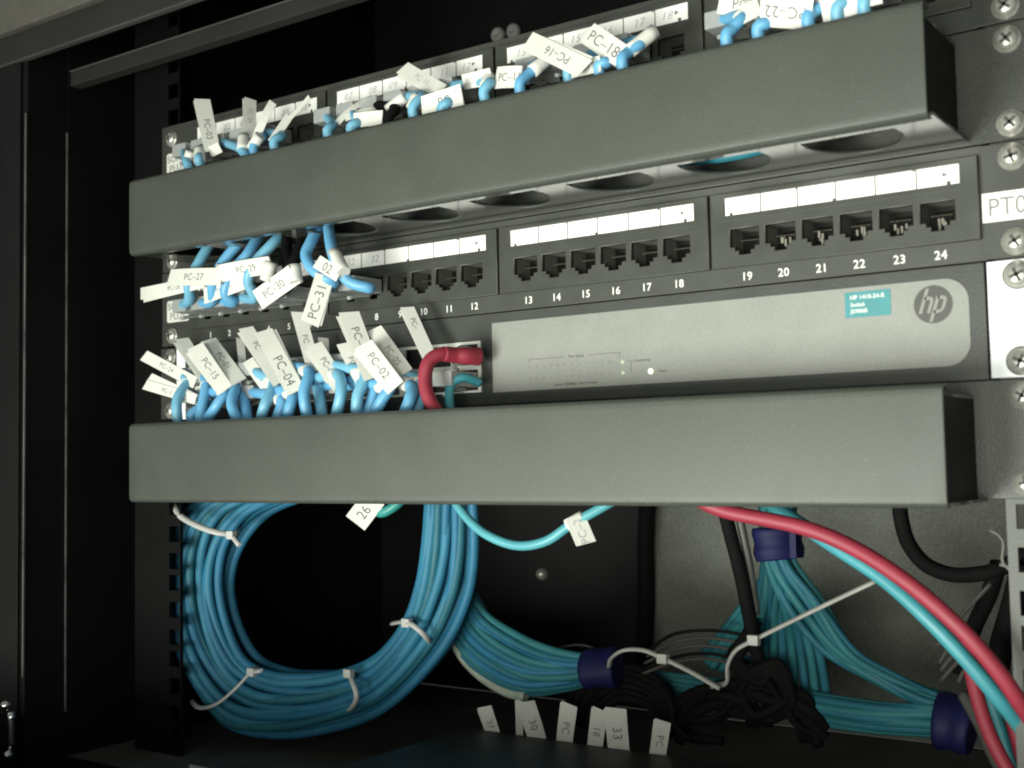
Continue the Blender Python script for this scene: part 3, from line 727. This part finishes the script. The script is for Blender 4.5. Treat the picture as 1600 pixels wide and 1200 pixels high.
topc(7, [(520, 195, -30), (512, 208, -35)], BLUE2, 'teal blue cable left of the bright folded blank tag on the upper panel', [((582, 150, -16), (527, 192, -30), 4.5, dict(twist=.9, both=False, bend=.2)), ((600, 172, -20), (540, 184, -28), 5, dict(twist=.9, bend=.3, both=False))])
topc(8, [(560, 190, -32), (548, 202, -36)], BLUE2, 'blue cable under the bright folded blank tag on the upper panel', [((598, 184, -32), (553, 188, -34), 8.0, dict(bend=.15))])
topc(9, [(618, 170, -28), (606, 188, -34)], BLACKC, 'black cable with a grey sleeve in the upper patch panel', wraps=[((621, 161, -26), (610, 170, -26), 9)])
topc(10, [(658, 150, -30), (645, 172, -35)], BLUE2, 'pale blue cable under the long faint tag leaning left on the upper panel', [((630, 107, -20), (690, 142, -28), 8.5, dict(text='PC-10', ink=PENCIL, at=.5, leaf=.04))], wraps=[((648, 160, -33), (643, 172, -34), 4)])
topc(11, [(700, 158, -34), (690, 172, -37)], BLUE2, 'cable hidden under the wide bright tag showing PC just above the cover', [((660, 168, -36), (722, 148, -36), 11.5, dict(text='PC', at=.55))])
topc(12, [(762, 128, -32), (756, 146, -36)], BLUE2, 'blue cable with a white collar and a curled tag pointing left', [((724, 128, -30), (768, 118, -32), 8.0, dict(bend=.3, text='PC-14', ink=PENCIL, h=3.2))], wraps=[((762, 128, -32), (757, 142, -35), 5)])
topc(14, [(845, 100, -28), (824, 118, -34), (812, 136, -37)], BLUE, 'blue cable with the white folded tag printed 15', [((775, 122, -32), (814, 120, -35), 11, dict(text='PC-15', bend=.3, at=.6, h=4.2))], wraps=[((848, 98, -29), (824, 118, -34), 10)])
topc(16, [(950, 96, -33), (935, 105, -36)], BLUE, 'blue cable with the low tag printed PC-17', [((893, 110, -38), (938, 99, -38), 7.5, dict(text='-17', at=.6)), ], wraps=[((952, 93, -33), (940, 101, -33), 4)])
topc(15, [(905, 100, -30), (888, 112, -34)], BLUE2, 'cable whose long upside down tag reads PC-16', [((912, 106, -43), (824, 64, -38), 10.4, dict(text='PC-16', at=.46, h=4.3, leaf=.04))])
topc(17, [(1004, 64, -30), (982, 82, -35), (972, 98, -38)], BLUE, 'blue cable with a white sleeve and the tag printed PC-1 over the label strip', [((916, 50, -34), (972, 88, -36), 11.2, dict(text='PC-18', at=.5, h=5.4))], wraps=[((1004, 64, -31), (984, 80, -34), 11)])
topc(19, [(1160, 25, -32), (1145, 45, -36), (1135, 60, -38)], BLUE, 'bright blue cable right below the PC tag at the top right', [((1122, 2, -26), (1190, 12, -30), 11, dict(text='PC-19', at=.75, h=5))], wraps=[((1166, 18, -31), (1152, 36, -34), 7)])
topc(20, [(1200, 35, -34), (1184, 46, -37)], BLUE, 'blue cable peeking out below the left end of the PC-22 tag', [((1168, 4, -34), (1176, 30, -35), 9, dict(both=False))])
topc(21, [(1285, 5, -33), (1270, 20, -37), (1262, 32, -39)], BLUE, 'bright blue cable at the right end of the PC-22 tag', [((1268, 22, -40), (1188, 16, -38), 13.5, dict(text='PC-22', at=.5, h=5.0, bend=.1))], wraps=[((1300, -2, -32), (1276, 14, -36), 10)])
topc(22, [(1325, 0, -34), (1308, 16, -38)], BLUE2, 'cable hidden in a broad white curled tag at the top edge of the picture', [((1282, 12, -38), (1338, -6, -38), 14, dict(bend=.3))])
topc(23, [(1370, -14, -34), (1350, 4, -38)], BLUE2, 'blue cable at the very top right of the upper panel', [((1345, 2, -38), (1378, -6, -38), 6, dict(bend=.2))])

for pts, m_, lab in (([(60, -22, 64), (96, -18, 58), (125, -26, 53), (150, -18, 60), (185, -14, 66)], COILB, 'blue cable glimpsed through the fourth opening of the upper manager'),
        ([(20, -16, 66), (70, -14, 60), (118, -12, 54), (150, -10, 57), (190, -18, 66)], C4_, 'teal cable lying in the upper manager behind its openings'),
        ([(-120, -20, 64), (-60, -16, 60), (-20, -12, 58), (30, -12, 62), (84, -12, 56), (110, -14, 64)], BLUE, 'blue cable lying along the middle of the upper manager duct')):
    cable('duct_cable', [Vector(p) for p in pts], 2.8, m_, lab, 'patch cable')

# ---- the long red and teal cables at the lower right
cable('loose_cable', [(1060, 760, -20), (1125, 796, -16), (1250, 823, -14), (1335, 857, -14), (1420, 912, -16), (1500, 982, -16), (1560, 1050, -12), (1600, 1108, -6), (1650, 1180, 6)], 3.05, RED, 'long red cable curving from under the lower manager to the right rail', 'cable', sub=10)
cable('loose_cable', [(1180, 770, 10), (1290, 845, 0), (1380, 905, -4), (1450, 968, -6), (1510, 1032, -4), (1560, 1092, 0), (1590, 1130, 6), (1625, 1180, 14)], 2.9, TEALC, 'teal cable running just below the long red cable', 'cable', sub=10)
cable('loose_cable', [(1508, 1000, 25), (1516, 1040, 22), (1530, 1100, 18), (1552, 1160, 14), (1590, 1230, 10)], 2.8, RED, 'front red cable dropping steeply in the bottom right corner', 'cable')
cable('loose_cable', [(1525, 1010, 34), (1556, 1060, 30), (1580, 1120, 26), (1596, 1180, 22), (1612, 1230, 20)], 2.8, RED, 'rear red cable dropping next to the right rail in the bottom right corner', 'cable')
cable('loose_cable', [(1515, 1010, 48), (1540, 1070, 46), (1560, 1130, 44), (1590, 1220, 40)], 2.4, TEALC, 'dim teal cable between the two steep red cables', 'cable')
cable('loose_cable', [(1505, 1085, 60), (1530, 1130, 52), (1552, 1180, 46), (1580, 1230, 40)], 2.6, GREYC, 'dim grey cable beside the purple tape in the bottom right corner', 'cable')

# ---- teal loop hanging below the lower manager with a tag
t = cable('patch_cable', [(700, 760, 6), (720, 797, 2), (755, 832, 0), (805, 852, 0), (852, 846, 0), (892, 820, 2), (935, 796, 6), (980, 770, 12)], 2.3, mat('aqua_jacket', (.085, .33, .38), .42, var=.06), 'teal cable hanging in a shallow loop below the lower manager with a white tag', 'patch cable')
wrap(t, P(899, 814, 3), P(935, 796, 6)-P(892, 820, 2), 3.0, 9)
flag(t, P(916, 850, 0), P(898, 806, 0), 10.5, text='PC-2', at=.45, h=4.2, ink=PENCIL, both=True)
t = cable('patch_cable', [(640, 770, 10), (612, 794, 6), (590, 800, 6), (560, 775, 8)], 2.6, mat('green_jacket', (.03, .25, .22), .42), 'green cable end with the tag printed 26 peeping out below the lower manager', 'patch cable')
flag(t, P(555, 818, 0), P(585, 778, 0), 14, text='26', at=.45, h=6, both=True)

# ================================================================ the big coil
def bundle(name, inner, outer, n, r, m, label, cat, layers=2, lay_depth=5.0, seed=1, wob=.10, mats=None, group=None, cross=.0):
    """strands that run between an inner and an outer guide line (photo points with depth)"""
    rn = random.Random(seed)
    I = [P(*p) for p in inner]; O = [P(*p) for p in outer]
    t = empty(name, I[len(I)//2].lerp(O[len(O)//2], .5), label, cat, group)
    K = len(I)
    per = math.ceil(n/layers)
    for s_ in range(n):
        lay = s_ // per; u0 = ((s_ % per)+.5*(1+(lay % 2)*.9-.45))/per
        pts = []
        ph = rn.random()*6.28; fr = rn.uniform(.5, 1.1); dr = rn.uniform(-cross, cross)
        for k in range(K):
            u = min(1.02, max(-.02, u0+wob*math.sin(ph+fr*k)+dr*(k/(K-1)-.5)))
            p = I[k].lerp(O[k], u)
            # round cross section: the middle strands stand nearer
            arch = (1-(2*u-1)**2)
            p = p + Vector((0, lay*lay_depth - arch*lay_depth*.9 + 1.2*math.sin(ph*2+k*1.3), 0))
            pts.append(p)
        mb = MB(); mb.tube(pts, r, seg=10, sub=7)
        mm = (mats[s_ % len(mats)] if mats else m)
        mb.build('strand', mm, t)
    return t
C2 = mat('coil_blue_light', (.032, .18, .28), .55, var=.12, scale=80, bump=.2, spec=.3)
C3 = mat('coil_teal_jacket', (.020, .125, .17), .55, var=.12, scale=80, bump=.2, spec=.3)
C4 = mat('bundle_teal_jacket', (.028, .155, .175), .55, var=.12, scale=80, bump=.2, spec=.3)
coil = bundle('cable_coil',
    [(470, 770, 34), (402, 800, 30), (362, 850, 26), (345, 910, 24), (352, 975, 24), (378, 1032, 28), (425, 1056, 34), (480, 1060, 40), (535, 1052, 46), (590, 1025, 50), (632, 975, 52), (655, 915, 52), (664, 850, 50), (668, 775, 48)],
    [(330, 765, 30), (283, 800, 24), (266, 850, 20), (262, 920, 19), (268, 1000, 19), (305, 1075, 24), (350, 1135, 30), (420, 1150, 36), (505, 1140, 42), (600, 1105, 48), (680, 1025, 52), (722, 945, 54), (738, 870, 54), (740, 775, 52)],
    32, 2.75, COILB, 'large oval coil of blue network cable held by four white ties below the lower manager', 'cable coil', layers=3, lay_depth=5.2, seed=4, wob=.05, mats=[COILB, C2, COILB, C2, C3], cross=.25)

def tie(parent, pts, w=2.2, head=None, tail=None, name='cable_tie', r=1.5, m=TIE):
    mb = MB(); mb.tube([P(*p) for p in pts], r, seg=8, sub=6, flat=.6)
    o = mb.build(name, m, parent)
    if head:
        h = P(*head); mb = MB(); s_ = 2.6
        mb.box(h.x-s_, h.x+s_, h.y-2, h.y+2, h.z-s_*.9, h.z+s_*.9, .6)
        if tail: mb.tube([h, P(*tail)], 1.5, seg=6, sub=3, flat=.6)
        mb.build('tie_head', m, o)
    return o
tie(coil, [(270, 786, 12), (282, 806, 4), (310, 822, 2), (340, 832, 4), (366, 834, 12), (372, 830, 22)], head=(362, 836, 6), tail=(374, 852, 3), r=1.9)
tie(coil, [(298, 1094, 24), (312, 1106, 12), (338, 1100, 6), (366, 1078, 8), (392, 1050, 14), (400, 1042, 24)], head=(394, 1050, 14), tail=(408, 1048, 10))
tie(coil, [(545, 1048, 50), (550, 1064, 34), (557, 1088, 30), (550, 1106, 36), (538, 1114, 48)], head=(545, 1052, 36))
tie(coil, [(612, 974, 54), (634, 972, 40), (652, 982, 37), (668, 998, 42), (674, 1008, 54)], head=(636, 973, 40))

# ---- bundle running right from behind the coil
b2 = bundle('cable_bundle',
    [(735, 925, 75), (760, 962, 72), (800, 990, 70), (850, 1012, 70), (905, 1024, 72), (960, 1030, 76)],
    [(690, 955, 75), (712, 1010, 72), (752, 1052, 70), (810, 1082, 70), (870, 1078, 72), (950, 1058, 76)],
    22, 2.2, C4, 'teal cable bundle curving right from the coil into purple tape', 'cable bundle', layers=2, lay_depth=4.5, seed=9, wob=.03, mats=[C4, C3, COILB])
mb = MB(); mb.tube([P(p, q, 70) for p, q in ((702, 985), (722, 1024), (752, 1056), (790, 1080), (822, 1088))], 3.0, seg=10, sub=6); mb.build('strand', DUSTY, b2)
mb = MB(); mb.tube([P(918, 1046, 71), P(935, 1043, 71), P(965, 1042, 73)], lambda t: 11.0+.35*math.sin(9*t), seg=18, sub=6, flat=.8); mb.build('tape_wrap', PURP, b2)

# ---- bundles on the right with purple tape
b3 = bundle('cable_bundle',
    [(1188, 770, 84), (1190, 830, 80), (1200, 880, 80), (1232, 950, 84), (1285, 1015, 90), (1360, 1060, 96), (1440, 1098, 100), (1500, 1112, 104)],
    [(1245, 770, 84), (1240, 830, 80), (1236, 875, 80), (1290, 940, 84), (1345, 1018, 90), (1400, 1055, 96), (1450, 1080, 100), (1500, 1096, 104)],
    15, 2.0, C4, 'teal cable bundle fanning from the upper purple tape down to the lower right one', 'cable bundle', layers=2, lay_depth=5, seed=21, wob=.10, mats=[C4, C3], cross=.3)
rn = random.Random(3)
for k in range(9):
    u = k/8
    mb = MB()
    mb.tube([P(1196+38*u, 870, 82+rn.random()*4), P(1188+60*u, 930+10*u, 84+rn.random()*8), P(1170+105*u, 1000, 92+rn.random()*8), P(1160+130*u, 1070+10*rn.random(), 104), P(1170+120*u, 1120, 112)], 2.2, seg=10, sub=6)
    mb.build('strand', C4 if k % 2 else C3, b3)
mb = MB(); mb.tube([P(1214, 824, 78), P(1216, 850, 78), P(1219, 874, 78)], lambda t: 12.0+.4*math.sin(11*t), seg=20, sub=6, flat=.8); mb.box(P(1236, 850, 68).x, P(1246, 850, 68).x, 66, 67, P(1240, 872, 68).z, P(1240, 828, 68).z, .3); mb.build('tape_wrap', PURP, b3)
b4 = bundle('cable_bundle',
    [(1205, 1075, 100), (1290, 1088, 98), (1380, 1100, 96), (1455, 1102, 96), (1510, 1110, 96)],
    [(1215, 1112, 100), (1290, 1132, 98), (1370, 1142, 96), (1450, 1146, 96), (1510, 1150, 96)],
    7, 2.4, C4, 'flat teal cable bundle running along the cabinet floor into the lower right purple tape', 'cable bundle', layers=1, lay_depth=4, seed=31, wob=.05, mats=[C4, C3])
mb = MB(); mb.tube([P(1466, 1124, 94), P(1492, 1128, 94), P(1522, 1136, 94)], lambda t: 13.5+.5*math.sin(10*t), seg=20, sub=6, flat=.8); mb.build('tape_wrap', PURP, b4)
b5 = bundle('cable_bundle',
    [(1192, 905, 100), (1165, 940, 104), (1130, 985, 108), (1100, 1020, 112)],
    [(1210, 935, 100), (1190, 985, 104), (1160, 1010, 108), (1130, 1050, 112)],
    5, 2.3, C4, 'short teal cable bundle slanting down left behind the black power cords', 'cable bundle', layers=1, seed=41, wob=.04)
b6 = bundle('cable_bundle',
    [(1160, 1070, 112), (1100, 1060, 110), (1020, 1050, 106)],
    [(1170, 1090, 112), (1100, 1092, 110), (1030, 1080, 106)],
    5, 2.2, C4, 'dim teal cable bundle seen between the black cords in the lower middle', 'cable bundle', layers=1, seed=43, wob=.04)

# ---- black cords, grey cords, ties at the lower middle
cable('power_cord', [(1125, 770, 62), (1140, 830, 62), (1158, 900, 64), (1170, 960, 68), (1185, 1030, 74)], 3.4, BLACKC, 'black cord hanging straight down left of the upper purple tape', 'power cord')
cable('power_cord', [(1148, 770, 66), (1160, 830, 66), (1172, 890, 68), (1182, 960, 72)], 2.0, GREYC, 'thin grey cord beside the straight black cord', 'power cord')
cable('power_cord', [(1012, 770, 238), (1008, 850, 238), (1009, 930, 238), (1004, 1040, 238)], 5.5, BLACKC, 'dim black cord far back in the middle of the cabinet', 'power cord')
cable('power_cord', [(1405, 770, 70), (1408, 810, 70), (1420, 850, 70), (1448, 883, 70), (1490, 898, 70), (1540, 895, 72), (1575, 882, 76), (1620, 850, 78)], 3.4, BLACKC, 'thick black cord forming a round loop at the right above the red cable', 'power cord', sub=10)
cable('power_cord', [(1560, 880, 74), (1545, 930, 78), (1520, 985, 84), (1500, 1050, 90)], 3.6, BLACKC, 'black cord dropping from the round loop behind the red cable', 'power cord')
cable('power_cord', [(1600, 880, 72), (1585, 940, 74), (1565, 1010, 78), (1550, 1090, 86)], 5.0, BLACKC, 'fat black cord hugging the right rail behind the red cable', 'power cord')
tang = empty('cord_tangle', P(1070, 1130, 80), 'tangle of thin black power cords lying right of and above the standing tags', 'power cords')
rn = random.Random(12)
def cord(pts, r=2.0, m=BLACKC):
    mb = MB(); mb.tube([P(*p) for p in pts], r, seg=10, sub=7); mb.build('cord', m, tang)
for k in range(6):
    o = 9*k
    cord([(882+o*1.3, 1120+o*.6, 94-k*2), (902+o, 1070+o, 90-k*2), (950+o*.3, 1044+o*1.1, 86-k*2), (1002-o*.3, 1048+o, 86-k*2), (1042-o*.4, 1078+o*.7, 88-k), (1058-o*.5, 1120+o*.5, 90), (1085+o, 1158, 94)], rn.uniform(1.9, 2.8))
for k in range(9):
    cord([(1035+rn.uniform(-10, 30), 1120+rn.uniform(-10, 40), 92), (1085+rn.uniform(-15, 15), 1085+rn.uniform(-10, 45), 86+rn.uniform(-6, 4)), (1140+rn.uniform(-20, 20), 1065+rn.uniform(0, 60), 82+rn.uniform(-6, 6)),
          (1195+rn.uniform(-20, 20), 1055+rn.uniform(0, 70), 82+rn.uniform(-6, 6)), (1240+rn.uniform(-15, 20), 1085+rn.uniform(-5, 50), 88), (1262+rn.uniform(-15, 30), 1140+rn.uniform(-10, 30), 96)], rn.uniform(1.8, 3.0), BLACKC)
for k in range(6):
    cord([(1175+rn.uniform(-8, 12), 975+rn.uniform(-5, 20), 84), (1150+rn.uniform(-12, 8), 1025+rn.uniform(-8, 8), 78), (1172+rn.uniform(-20, 20), 1058+rn.uniform(-8, 12), 76), (1215+rn.uniform(-12, 12), 1040+rn.uniform(-10, 15), 78), (1225+rn.uniform(-8, 14), 1085+rn.uniform(-10, 25), 84), (1190+rn.uniform(-30, 30), 1130, 90)], rn.uniform(1.8, 2.8))
cord([(1030, 1070, 74), (1048, 1100, 70), (1052, 1130, 70), (1074, 1154, 72)], 1.2)
# fine grey wires
wires = empty('wire_bunch', P(1090, 1000, 80), 'bunch of fine grey and brown wires arching above the black cord lumps', 'wires')
for k in range(5):
    mb = MB(); dz = k*11+(k*5)%4
    mb.tube([P(1015-4*k, 1015+dz*.9, 84), P(1050, 992+dz, 80+k), P(1100, 985+dz, 80+k), P(1150, 990+dz*1.1, 82+k), P(1185, 1003+dz, 86)], .9, seg=6, sub=6)
    mb.build('wire', WIRE if k % 3 else BLACKC, wires)
mb = MB(); mb.tube([P(870, 1012, 84), P(910, 1008, 84), P(950, 1022, 84)], .7, seg=6); mb.build('wire', WIRE, wires)
wires2 = empty('wire_bunch', P(1490, 1010, 90), 'few thin grey wires slanting behind the red and teal cables at the right', 'wires')
for a, b in (((1548, 912), (1490, 976)), ((1500, 990), (1462, 1008)), ((1492, 1000), (1468, 1036)), ((1500, 1012), (1470, 1048)), ((1508, 1022), (1470, 1064)), ((1512, 1040), (1498, 1066))):
    mb = MB(); m_ = ((a[0]+b[0])/2-2, (a[1]+b[1])/2+1); mb.tube([P(*a, 62), P(*m_, 62), P(*b, 62)], 1.0, seg=6, sub=4); mb.build('wire', WIRE, wires2)
wires3 = empty('wire_bunch', P(1570, 860, 60), 'two pale wire ends poking out next to the right rail', 'wires')
for pts in ([(1546, 828), (1560, 836), (1568, 850), (1566, 875), (1575, 888), (1590, 900)], [(1562, 882), (1576, 886), (1586, 896)]):
    mb = MB(); mb.tube([P(*p, 55) for p in pts], 0.8, seg=6, sub=4); mb.build('wire', mat('pale_wire', (.17, .17, .15), .5), wires3)
TIE2 = mat('grey_white_nylon_tie', (.34, .34, .31), .4)
t = empty('cable_tie', P(1178, 1000, 50), 'long straight white cable tie pointing up right from the black cord knot', 'cable tie')
tie(t, [(1112, 1072, 58), (1135, 1066, 54), (1137, 1040, 50), (1150, 1016, 48), (1178, 1000, 48), (1230, 974, 48), (1300, 940, 48), (1368, 908, 48)], head=(1178, 1000, 46), r=1.7, name='strap', m=TIE2)
t = empty('cable_tie', P(1036, 1028, 50), 'looped white cable tie around the arched black cords beside the purple tape', 'cable tie')
tie(t, [(952, 1042, 56), (956, 1028, 50), (975, 1016, 46), (1005, 1016, 45), (1035, 1028, 45), (1080, 1050, 46), (1125, 1076, 48)], head=(1036, 1029, 44), r=1.6, name='strap', m=TIE2)

# ================================================================ glossy box at the bottom and the tags behind it
mb = MB(); mb.box(-72, 205, -80, 58, -239.9, -215, 2.0)
tag(mb.build('power_adapter_box', GLOSS), 'glossy black box lying on the cabinet floor in front of the standing tags', 'equipment box')
GB = 'tagged cables behind the glossy black box'
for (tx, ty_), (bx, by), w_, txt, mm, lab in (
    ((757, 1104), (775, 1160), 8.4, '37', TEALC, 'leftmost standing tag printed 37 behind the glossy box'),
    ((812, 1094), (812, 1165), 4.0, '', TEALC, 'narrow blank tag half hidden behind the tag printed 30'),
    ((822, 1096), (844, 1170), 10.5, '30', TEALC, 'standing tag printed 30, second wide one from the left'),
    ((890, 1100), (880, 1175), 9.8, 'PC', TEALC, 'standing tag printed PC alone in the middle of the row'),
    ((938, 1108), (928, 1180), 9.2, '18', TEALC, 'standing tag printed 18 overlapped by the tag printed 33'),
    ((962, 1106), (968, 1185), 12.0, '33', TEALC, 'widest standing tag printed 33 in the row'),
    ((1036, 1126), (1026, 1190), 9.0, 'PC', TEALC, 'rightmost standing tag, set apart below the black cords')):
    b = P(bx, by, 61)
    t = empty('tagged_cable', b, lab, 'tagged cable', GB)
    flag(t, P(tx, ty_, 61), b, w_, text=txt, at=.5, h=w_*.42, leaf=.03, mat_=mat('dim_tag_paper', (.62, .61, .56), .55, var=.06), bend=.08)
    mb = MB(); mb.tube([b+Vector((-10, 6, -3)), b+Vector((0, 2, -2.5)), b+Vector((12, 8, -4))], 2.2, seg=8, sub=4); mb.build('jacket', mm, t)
